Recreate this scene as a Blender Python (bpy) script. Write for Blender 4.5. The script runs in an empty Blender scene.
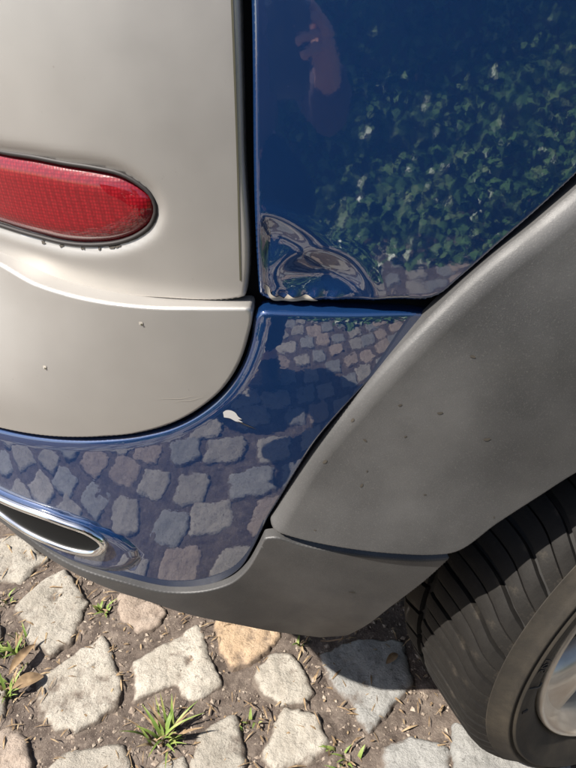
import bpy, bmesh, math, random
import numpy as np
from mathutils import Vector, Matrix
from mathutils.geometry import delaunay_2d_cdt
R = math.radians
random.seed(7); rng = np.random.default_rng(7)
scene = bpy.context.scene
col = scene.collection

# ------------------------------------------------------------------ camera
cam_d = bpy.data.cameras.new('camera'); cam = bpy.data.objects.new('camera', cam_d); col.objects.link(cam)
cam.location = (0, 0, .865); cam.rotation_euler = (R(90-31), 0, 0)
cam_d.sensor_fit = 'VERTICAL'; cam_d.sensor_height = 36; cam_d.lens = 36*578/768
cam_d.clip_start = .01; cam_d.clip_end = 500
scene.camera = cam
# ------------------------------------------------------------------ sky and sun
SUN = Vector((-.73, -.365, 1.0)).normalized()
w = bpy.data.worlds.new('World'); scene.world = w; w.use_nodes = True
nt = w.node_tree; nt.nodes.clear()
out = nt.nodes.new('ShaderNodeOutputWorld'); bg = nt.nodes.new('ShaderNodeBackground'); sky = nt.nodes.new('ShaderNodeTexSky')
sky.sky_type = 'NISHITA'; sky.sun_disc = False
sky.sun_elevation = math.asin(SUN.z); sky.sun_rotation = math.atan2(SUN.x, SUN.y)
sky.air_density = 1.0; sky.dust_density = 1.5; sky.ozone_density = 1.0
bg.inputs['Strength'].default_value = .085
nt.links.new(sky.outputs[0], bg.inputs[0]); nt.links.new(bg.outputs[0], out.inputs[0])
sd = bpy.data.lights.new('sun', 'SUN'); sd.energy = 5.0; sd.angle = R(.55); sd.color = (1, .95, .87)
so = bpy.data.objects.new('sun', sd); col.objects.link(so); so.rotation_euler = SUN.to_track_quat('Z', 'Y').to_euler(); so.location = SUN*6
scene.view_settings.view_transform = 'Standard'; scene.view_settings.look = 'None'
scene.view_settings.exposure = 1.0; scene.view_settings.gamma = 1
scene.render.engine = 'CYCLES'

# ------------------------------------------------------------------ helpers
def tag(o, label=None, cat=None, group=None, kind=None):
    for k, v in (('label', label), ('category', cat), ('group', group), ('kind', kind)):
        if v: o[k] = v
    return o
def empty(name, loc=(0,0,0), rz=0, parent=None):
    o = bpy.data.objects.new(name, None); col.objects.link(o); o.location = loc; o.rotation_euler = (0,0,rz)
    o.empty_display_size = .05
    if parent: o.parent = parent
    return o
def mesh_obj(name, v, f, m, parent=None, smooth=True, normals=None):
    me = bpy.data.meshes.new(name)
    me.from_pydata([tuple(map(float, p)) for p in v], [], [tuple(map(int, q)) for q in f])
    if smooth: me.polygons.foreach_set('use_smooth', [True]*len(me.polygons))
    me.materials.append(m)
    me.update()
    if normals is not None: me.normals_split_custom_set_from_vertices([tuple(n) for n in normals])
    o = bpy.data.objects.new(name, me); col.objects.link(o)
    if parent: o.parent = parent
    return o
class MB:
    """collects quads and tris for one mesh"""
    def __init__(s): s.v = []; s.f = []
    def add(s, v, f):
        b = len(s.v); s.v += [tuple(p) for p in v]; s.f += [tuple(i+b for i in q) for q in f]
    def grid(s, P, closed_u=False, closed_v=False):
        P = np.asarray(P); n, m = P.shape[:2]; f = []
        for i in range(n if closed_u else n-1):
            for j in range(m if closed_v else m-1):
                a = i*m+j; b = i*m+(j+1) % m; c = ((i+1) % n)*m+(j+1) % m; d = ((i+1) % n)*m+j
                f.append((a, b, c, d))
        s.add(P.reshape(-1, 3), f)
    def tube(s, pts, r, n=8, cap=True):
        pts = [Vector(p) for p in pts]; rs = r if hasattr(r, '__len__') else [r]*len(pts); rings = []
        for i, p in enumerate(pts):
            t = (pts[min(i+1, len(pts)-1)]-pts[max(i-1, 0)]).normalized()
            a = t.orthogonal().normalized() if i == 0 else (a - t*a.dot(t)).normalized()
            b = t.cross(a)
            rings.append([tuple(p+(a*math.cos(2*math.pi*k/n)+b*math.sin(2*math.pi*k/n))*rs[i]) for k in range(n)])
        b0 = len(s.v); s.grid(rings, closed_v=True)
        if cap:
            s.f.append(tuple(range(b0, b0+n))); e = b0+(len(pts)-1)*n; s.f.append(tuple(range(e+n-1, e-1, -1)))
    def box(s, c, d, rot=None):
        v = [Vector(((i & 1)-.5, ((i >> 1) & 1)-.5, ((i >> 2) & 1)-.5)) for i in range(8)]
        v = [Vector((p.x*d[0], p.y*d[1], p.z*d[2])) for p in v]
        if rot: v = [rot @ p for p in v]
        s.add([p+Vector(c) for p in v], [(0,2,3,1),(4,5,7,6),(0,1,5,4),(2,6,7,3),(0,4,6,2),(1,3,7,5)])
    def build(s, name, m, parent=None, smooth=True): return mesh_obj(name, s.v, s.f, m, parent, smooth)
def _h(ix, iy, iz):
    n = (ix*374761393 + iy*668265263 + iz*2147483647) & 0xffffffff
    n = ((n ^ (n >> 13))*1274126177) & 0xffffffff
    return ((n ^ (n >> 16)) & 0xffff)/65535.
def vnoise(P):
    P = np.asarray(P, float); i = np.floor(P).astype(np.int64); q = P-i; q = q*q*(3-2*q); r = 0
    for a in (0, 1):
        for b in (0, 1):
            for c in (0, 1):
                wt = (q[...,0] if a else 1-q[...,0])*(q[...,1] if b else 1-q[...,1])*(q[...,2] if c else 1-q[...,2])
                r = r + wt*_h(i[...,0]+a, i[...,1]+b, i[...,2]+c)
    return r*2-1
def fbm(P, o=4):
    P = np.asarray(P, float); r = 0; a = 1.
    for k in range(o): r = r + a*vnoise(P+17.3*k); P = P*2.03; a *= .5
    return r/1.9

# ------------------------------------------------------------------ materials
def mat(name, base, rough=.5, metal=0., coat=0., coat_rough=.03, coat_ior=1.5, spec=.5, ior=1.5):
    m = bpy.data.materials.new(name); m.use_nodes = True
    b = m.node_tree.nodes['Principled BSDF']
    b.inputs['Base Color'].default_value = (*base, 1); b.inputs['Roughness'].default_value = rough
    b.inputs['Metallic'].default_value = metal; b.inputs['Coat Weight'].default_value = coat
    b.inputs['Coat Roughness'].default_value = coat_rough; b.inputs['Coat IOR'].default_value = coat_ior
    b.inputs['Specular IOR Level'].default_value = spec; b.inputs['IOR'].default_value = ior
    return m, m.node_tree, b
def N(nt, typ, **kw):
    n = nt.nodes.new(typ)
    for k, v in kw.items():
        if k in n.inputs: n.inputs[k].default_value = v
        else: setattr(n, k, v)
    return n
def noise(nt, scale, detail=4, rough=.55, co='Object', w=None):
    tc = N(nt, 'ShaderNodeTexCoord'); n = N(nt, 'ShaderNodeTexNoise', Scale=scale, Detail=detail, Roughness=rough)
    mp = N(nt, 'ShaderNodeMapping'); mp.inputs['Location'].default_value = (13.71, 7.33, 5.17)   # keep the octaves' common origin away from the object
    nt.links.new(tc.outputs[co], mp.inputs[0]); nt.links.new(mp.outputs[0], n.inputs['Vector']); return n
def ramp(nt, src, stops):
    r = N(nt, 'ShaderNodeValToRGB'); e = r.color_ramp.elements
    while len(e) < len(stops): e.new(.5)
    for x, (p, c) in zip(e, stops): x.position = p; x.color = (*c, 1) if hasattr(c, '__len__') else (c, c, c, 1)
    nt.links.new(src, r.inputs[0]); return r
def mixc(nt, fac, a, b, mode='MIX'):
    m = N(nt, 'ShaderNodeMix', data_type='RGBA', blend_type=mode)
    for sock, v in ((0, fac), (6, a), (7, b)):
        if hasattr(v, 'is_output'): nt.links.new(v, m.inputs[sock])
        elif sock == 0: m.inputs[0].default_value = v
        else: m.inputs[sock].default_value = (*v, 1)
    return m.outputs[2]
def bump(nt, b, h, strength, dist, sock='Normal', prev=None):
    n = N(nt, 'ShaderNodeBump', Strength=strength, Distance=dist)
    nt.links.new(h, n.inputs['Height'])
    if prev: nt.links.new(prev, n.inputs['Normal'])
    nt.links.new(n.outputs[0], b.inputs[sock]); return n.outputs[0]

# silver paint, satin with a film of dust
M = {}
m, nt, b = mat('silver_paint', (.40,.375,.325), .5, .50, .6, .34)
n1 = noise(nt, 9, 5); n2 = noise(nt, 420, 2)
r1 = ramp(nt, n1.outputs[0], [(.3, (.345,.327,.305)), (.7, (.395,.375,.350))])
sp = ramp(nt, noise(nt, 260, 3, .7).outputs[0], [(.70, 0.), (.80, 1.)])
nt.links.new(mixc(nt, sp.outputs[0], r1.outputs[0], (.28,.26,.23)), b.inputs['Base Color'])
rr = ramp(nt, noise(nt, 30, 5).outputs[0], [(.3, .42), (.7, .50)]); nt.links.new(rr.outputs[0], b.inputs['Roughness'])
bump(nt, b, n2.outputs[0], .06, .0004); M['silver'] = m
# blue clear-coated paint
m, nt, b = mat('blue_paint', (.0055,.028,.098), .42, .25, 1., .012, 2.3, spec=.12)
n1 = noise(nt, 700, 2); dust = ramp(nt, noise(nt, 330, 4, .75).outputs[0], [(.66, 0.), (.80, 1.)])
big = ramp(nt, noise(nt, 14, 5).outputs[0], [(.35, .0), (.7, .35)])
dm = N(nt, 'ShaderNodeMath', operation='MULTIPLY'); nt.links.new(dust.outputs[0], dm.inputs[0]); nt.links.new(big.outputs[0], dm.inputs[1])
nt.links.new(mixc(nt, dm.outputs[0], (.0055,.028,.098), (.16,.17,.19)), b.inputs['Base Color'])
cr = ramp(nt, noise(nt, 40, 4).outputs[0], [(.4, .010), (.75, .032)]); nt.links.new(cr.outputs[0], b.inputs['Coat Roughness'])
bump(nt, b, noise(nt, 75, 3).outputs[0], .03, .0016, 'Coat Normal'); M['blue'] = m
M['blue_dull'] = M['blue'].copy(); M['blue_dull'].name = 'blue_paint_dull'
for n_ in M['blue_dull'].node_tree.nodes:
    if n_.type == 'VALTORGB' and abs(n_.color_ramp.elements[0].color[0]-.010) < 1e-4: n_.color_ramp.elements[0].color = (.030,)*3+(1,); n_.color_ramp.elements[1].color = (.060,)*3+(1,)
# grey cladding: painted plastic with dusty grain
m, nt, b = mat('grey_cladding', (.13,.12,.108), .5, .25, 0)
r1 = ramp(nt, noise(nt, 11, 5).outputs[0], [(.28, (.053,.052,.052)), (.5, (.077,.075,.074)), (.75, (.112,.109,.107))])
sp = ramp(nt, noise(nt, 900, 3, .8).outputs[0], [(.55, 0.), (.72, .55)])
nt.links.new(mixc(nt, sp.outputs[0], r1.outputs[0], (.17,.162,.15)), b.inputs['Base Color'])
rr = ramp(nt, noise(nt, 25, 4).outputs[0], [(.3, .42), (.7, .60)]); nt.links.new(rr.outputs[0], b.inputs['Roughness'])
bump(nt, b, noise(nt, 900, 4, .75).outputs[0], .35, .0006); M['grey'] = m
M['black'] = mat('black_plastic', (.010,.010,.010), .85, spec=.12)[0]
M['gasket'] = mat('black_rubber_seal', (.018,.014,.013), .6)[0]
M['chrome'] = mat('chrome', (.80,.80,.79), .09, 1.)[0]
M['glass'] = mat('tinted_glass', (.01,.012,.013), .03, 0, 1.)[0]
M['chip'] = mat('bare_filler', (.36,.32,.26), .85)[0]
M['chip_white'] = mat('white_primer', (.56,.54,.52), .7)[0]
M['dirt'] = mat('dirt_speck', (.05,.042,.032), .85)[0]
M['seam'] = mat('dirty_seam', (.07,.065,.04), .7)[0]
# red lens: prisms under a smooth clear face
m, nt, b = mat('red_lens', (.48,.012,.02), .35, 0, 1., .02, 1.6, spec=.15)
tc = N(nt, 'ShaderNodeTexCoord'); vo = N(nt, 'ShaderNodeTexVoronoi', Scale=430., Randomness=.2); nt.links.new(tc.outputs['Object'], vo.inputs['Vector'])
vr = ramp(nt, vo.outputs['Distance'], [(.0, (.30,.007,.013)), (.6, (.15,.002,.006))])
nt.links.new(vr.outputs[0], b.inputs['Base Color']); bump(nt, b, vo.outputs['Distance'], .35, .0006)
b.inputs['Subsurface Weight'].default_value = .0; M['lens'] = m
# rubber
m, nt, b = mat('tyre_rubber', (.035,.03,.026), .76, spec=.3)
r1 = ramp(nt, noise(nt, 16, 6, .7).outputs[0], [(.3, (.016,.014,.012)), (.55, (.031,.026,.020)), (.8, (.060,.049,.035))])
nt.links.new(r1.outputs[0], b.inputs['Base Color']); bump(nt, b, noise(nt, 500, 3).outputs[0], .25, .0006); M['rubber'] = m
m, nt, b = mat('tread_rubber', (.03,.027,.025), .74, spec=.22)
r1 = ramp(nt, noise(nt, 30, 6, .75).outputs[0], [(.3, (.008,.007,.0065)), (.56, (.014,.0125,.011)), (.82, (.062,.050,.037))])
nt.links.new(r1.outputs[0], b.inputs['Base Color']); bump(nt, b, noise(nt, 420, 4).outputs[0], .3, .0008); M['tread'] = m
M['groove'] = mat('groove_rubber', (.012,.011,.010), .8)[0]
M['lettering'] = mat('moulded_lettering', (.012,.011,.011), .6)[0]
m, nt, b = mat('alloy', (.50,.47,.42), .38, .45, .5, .10)
r1 = ramp(nt, noise(nt, 20, 5).outputs[0], [(.35, (.56,.52,.45)), (.75, (.42,.35,.27))]); nt.links.new(r1.outputs[0], b.inputs['Base Color']); M['alloy'] = m
# stone
def stone_mat(name, c0, c1, c2):
    m, nt, b = mat(name, c1, .85, spec=.25)
    a = ramp(nt, noise(nt, 26, 8, .68).outputs[0], [(.30, c0), (.52, c1), (.75, c2)])
    sp = ramp(nt, noise(nt, 240, 5, .7).outputs[0], [(.28, 1.), (.42, 0.)])
    bl = ramp(nt, noise(nt, 9, 6, .6).outputs[0], [(.35, .0), (.75, .45)])
    c = mixc(nt, bl.outputs[0], a.outputs[0], tuple(x*.8 for x in c0))
    c = mixc(nt, sp.outputs[0], c, tuple(x*.6 for x in c0))
    pn = noise(nt, 95, 5, .6); pt = ramp(nt, pn.outputs[0], [(.30, .9), (.40, 0.)]); c = mixc(nt, pt.outputs[0], c, tuple(x*.55 for x in c0))
    tc = N(nt, 'ShaderNodeTexCoord'); sx_ = N(nt, 'ShaderNodeSeparateXYZ'); nt.links.new(tc.outputs['Object'], sx_.inputs[0])   # soil worked into the low edges and pits
    ma = N(nt, 'ShaderNodeMath', operation='MULTIPLY_ADD'); ma.inputs[1].default_value = -75.; ma.inputs[2].default_value = .62; nt.links.new(sx_.outputs[2], ma.inputs[0])
    ad = N(nt, 'ShaderNodeMath', operation='ADD'); nt.links.new(ma.outputs[0], ad.inputs[0]); nt.links.new(noise(nt, 55, 6, .7).outputs[0], ad.inputs[1])
    dr = ramp(nt, ad.outputs[0], [(.50, 0.), (.78, .85)]); c = mixc(nt, dr.outputs[0], c, (.14,.105,.082))
    oi = N(nt, 'ShaderNodeObjectInfo'); hs = N(nt, 'ShaderNodeHueSaturation')
    mr = N(nt, 'ShaderNodeMapRange'); mr.inputs[3].default_value = .85; mr.inputs[4].default_value = 1.08
    nt.links.new(oi.outputs['Random'], mr.inputs[0]); nt.links.new(mr.outputs[0], hs.inputs['Value'])
    nt.links.new(c, hs.inputs['Color']); nt.links.new(hs.outputs[0], b.inputs['Base Color'])
    p = bump(nt, b, noise(nt, 70, 8, .72).outputs[0], .9, .008); bump(nt, b, noise(nt, 300, 4, .7).outputs[0], .7, .002, prev=p)
    return m
M['stone'] = stone_mat('pale_stone', (.36,.32,.265), (.48,.435,.37), (.58,.535,.46))
M['stone_orange'] = stone_mat('orange_stone', (.42,.30,.19), (.54,.39,.26), (.60,.47,.34))
M['stone_grey'] = stone_mat('grey_stone', (.28,.27,.25), (.36,.35,.33), (.45,.435,.41))
M['stone_pink'] = stone_mat('pink_stone', (.36,.28,.22), (.46,.37,.30), (.54,.45,.37))
m, nt, b = mat('soil', (.1,.075,.06), .95, spec=.15)
a = ramp(nt, noise(nt, 38, 8, .7).outputs[0], [(.3, (.062,.047,.039)), (.5, (.135,.106,.088)), (.72, (.24,.195,.16))])
sp = ramp(nt, noise(nt, 190, 6, .75).outputs[0], [(.58, 0.), (.68, 1.)])
c = mixc(nt, sp.outputs[0], a.outputs[0], (.34,.28,.22))
far = ramp(nt, noise(nt, 2.2, 4).outputs[0], [(.45, 0.), (.6, .6)])
nt.links.new(c, b.inputs['Base Color'])
p = bump(nt, b, noise(nt, 60, 8, .75).outputs[0], .8, .008); bump(nt, b, noise(nt, 330, 5, .7).outputs[0], .7, .002, prev=p); M['soil'] = m
def var_mat(name, cols, rough=.6, spec=.4, scale=60):
    m, nt, b = mat(name, cols[0], rough, spec=spec)
    r_ = ramp(nt, noise(nt, scale, 4, .6).outputs[0], [(.25+.5*i/(len(cols)-1), c) for i, c in enumerate(cols)])
    nt.links.new(r_.outputs[0], b.inputs['Base Color']); return m
M['grit'] = var_mat('grit', [(.10,.075,.06), (.24,.19,.15), (.42,.36,.29)], .9, .2, 130)
M['litter'] = var_mat('dry_litter', [(.07,.045,.03), (.24,.165,.095), (.44,.34,.21)], .8, .2, 50)
M['grass'] = var_mat('grass_blade', [(.09,.16,.025), (.16,.22,.05), (.34,.31,.12)], .55, .3, 45)
M['ivy'] = var_mat('ivy_leaf', [(.035,.10,.03), (.09,.18,.055), (.24,.29,.12)], .35, .6, 9)
M['bark'] = var_mat('ivy_stem', [(.07,.05,.035), (.17,.12,.085)], .9, .2, 30)
M['wall'] = var_mat('added_wall', [(.16,.13,.10), (.24,.20,.16)], .95, .2, 6)
M['jacket'] = var_mat('jacket_cloth', [(.10,.072,.085), (.13,.095,.11)], .9, .15, 300)
M['trousers'] = var_mat('trouser_cloth', [(.010,.012,.018), (.016,.019,.028)], .9, .15, 300)
M['skin'] = mat('skin', (.62,.36,.27), .5)[0]
M['hair'] = mat('hair', (.03,.02,.013), .6)[0]
M['shoe'] = mat('shoe_leather', (.02,.017,.015), .5)[0]
M['eye'] = mat('eye', (.05,.04,.03), .2)[0]
M['phone'] = mat('phone_body', (.008,.008,.009), .25, 0, .5)[0]

# ---- body skin: plan curve (arc length s, heading) and outward offset per height z
_S = np.linspace(-.75, 1.3, 821)
_hk = np.array([(-.75,-69),(-.55,-66),(-.40,-52),(-.30,-42),(-.22,-32),(-.14,-19),(-.06,-6),(0,-1),(.06,3),(.15,9),(.3,16),(.45,20.5),(.6,21),(1.3,21)], float)
_PH = np.interp(_S, _hk[:,0], _hk[:,1])
_kern = np.hanning(41); _kern /= _kern.sum()
_PH = np.radians(np.convolve(np.pad(_PH, 20, mode='edge'), _kern, mode='valid'))
_dx = np.cos(_PH); _dy = np.sin(_PH); _ds = _S[1]-_S[0]
_X = np.concatenate([[0], np.cumsum((_dx[1:]+_dx[:-1])/2*_ds)])
_Y = np.concatenate([[0], np.cumsum((_dy[1:]+_dy[:-1])/2*_ds)])
_X -= np.interp(0, _S, _X); _Y += .369 - np.interp(0, _S, _Y)
def sm(a, b, x):
    t = np.clip((np.asarray(x, float)-a)/(b-a), 0, 1); return t*t*(3-2*t)
def relu(x, w=.04):
    x = np.asarray(x, float); return .5*(x+np.sqrt(x*x+w*w))
def o_up(s, z): return -(z-.85)**2/3.2 + 0*s
def o_bu(s, z): return .003-(z-.695)**2*.42*(1-.65*sm(.12, -.30, s)) - .8*relu(s+.03, .03)**2 + .060*sm(.0, -.42, s) - .046*sm(.60, .735, z)*sm(-.07, -.34, s)
def o_cl(s, z): return .006 - .012*(1-sm(.52, .70, z)) + .055*np.tanh(.26*relu((s+.01)*.81-(z-.53)*.586, .02)/.055)
def o_va(s, z): return .006 + .20*relu(s) + .060*sm(.0, -.42, s) - .60*relu(.62-z, .03)**2*(1-.65*sm(.12, -.30, s))
SK = {'up': o_up, 'bu': o_bu, 'cl': o_cl, 'va': o_va}
def skin(kind, s, z, extra=0.):
    s = np.asarray(s, float); z = np.asarray(z, float)
    o = SK[kind](s, z) + extra
    ph = np.interp(s, _S, _PH)
    return np.stack([np.interp(s, _S, _X)+np.sin(ph)*o, np.interp(s, _S, _Y)-np.cos(ph)*o, z+0*o], -1)

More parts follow.
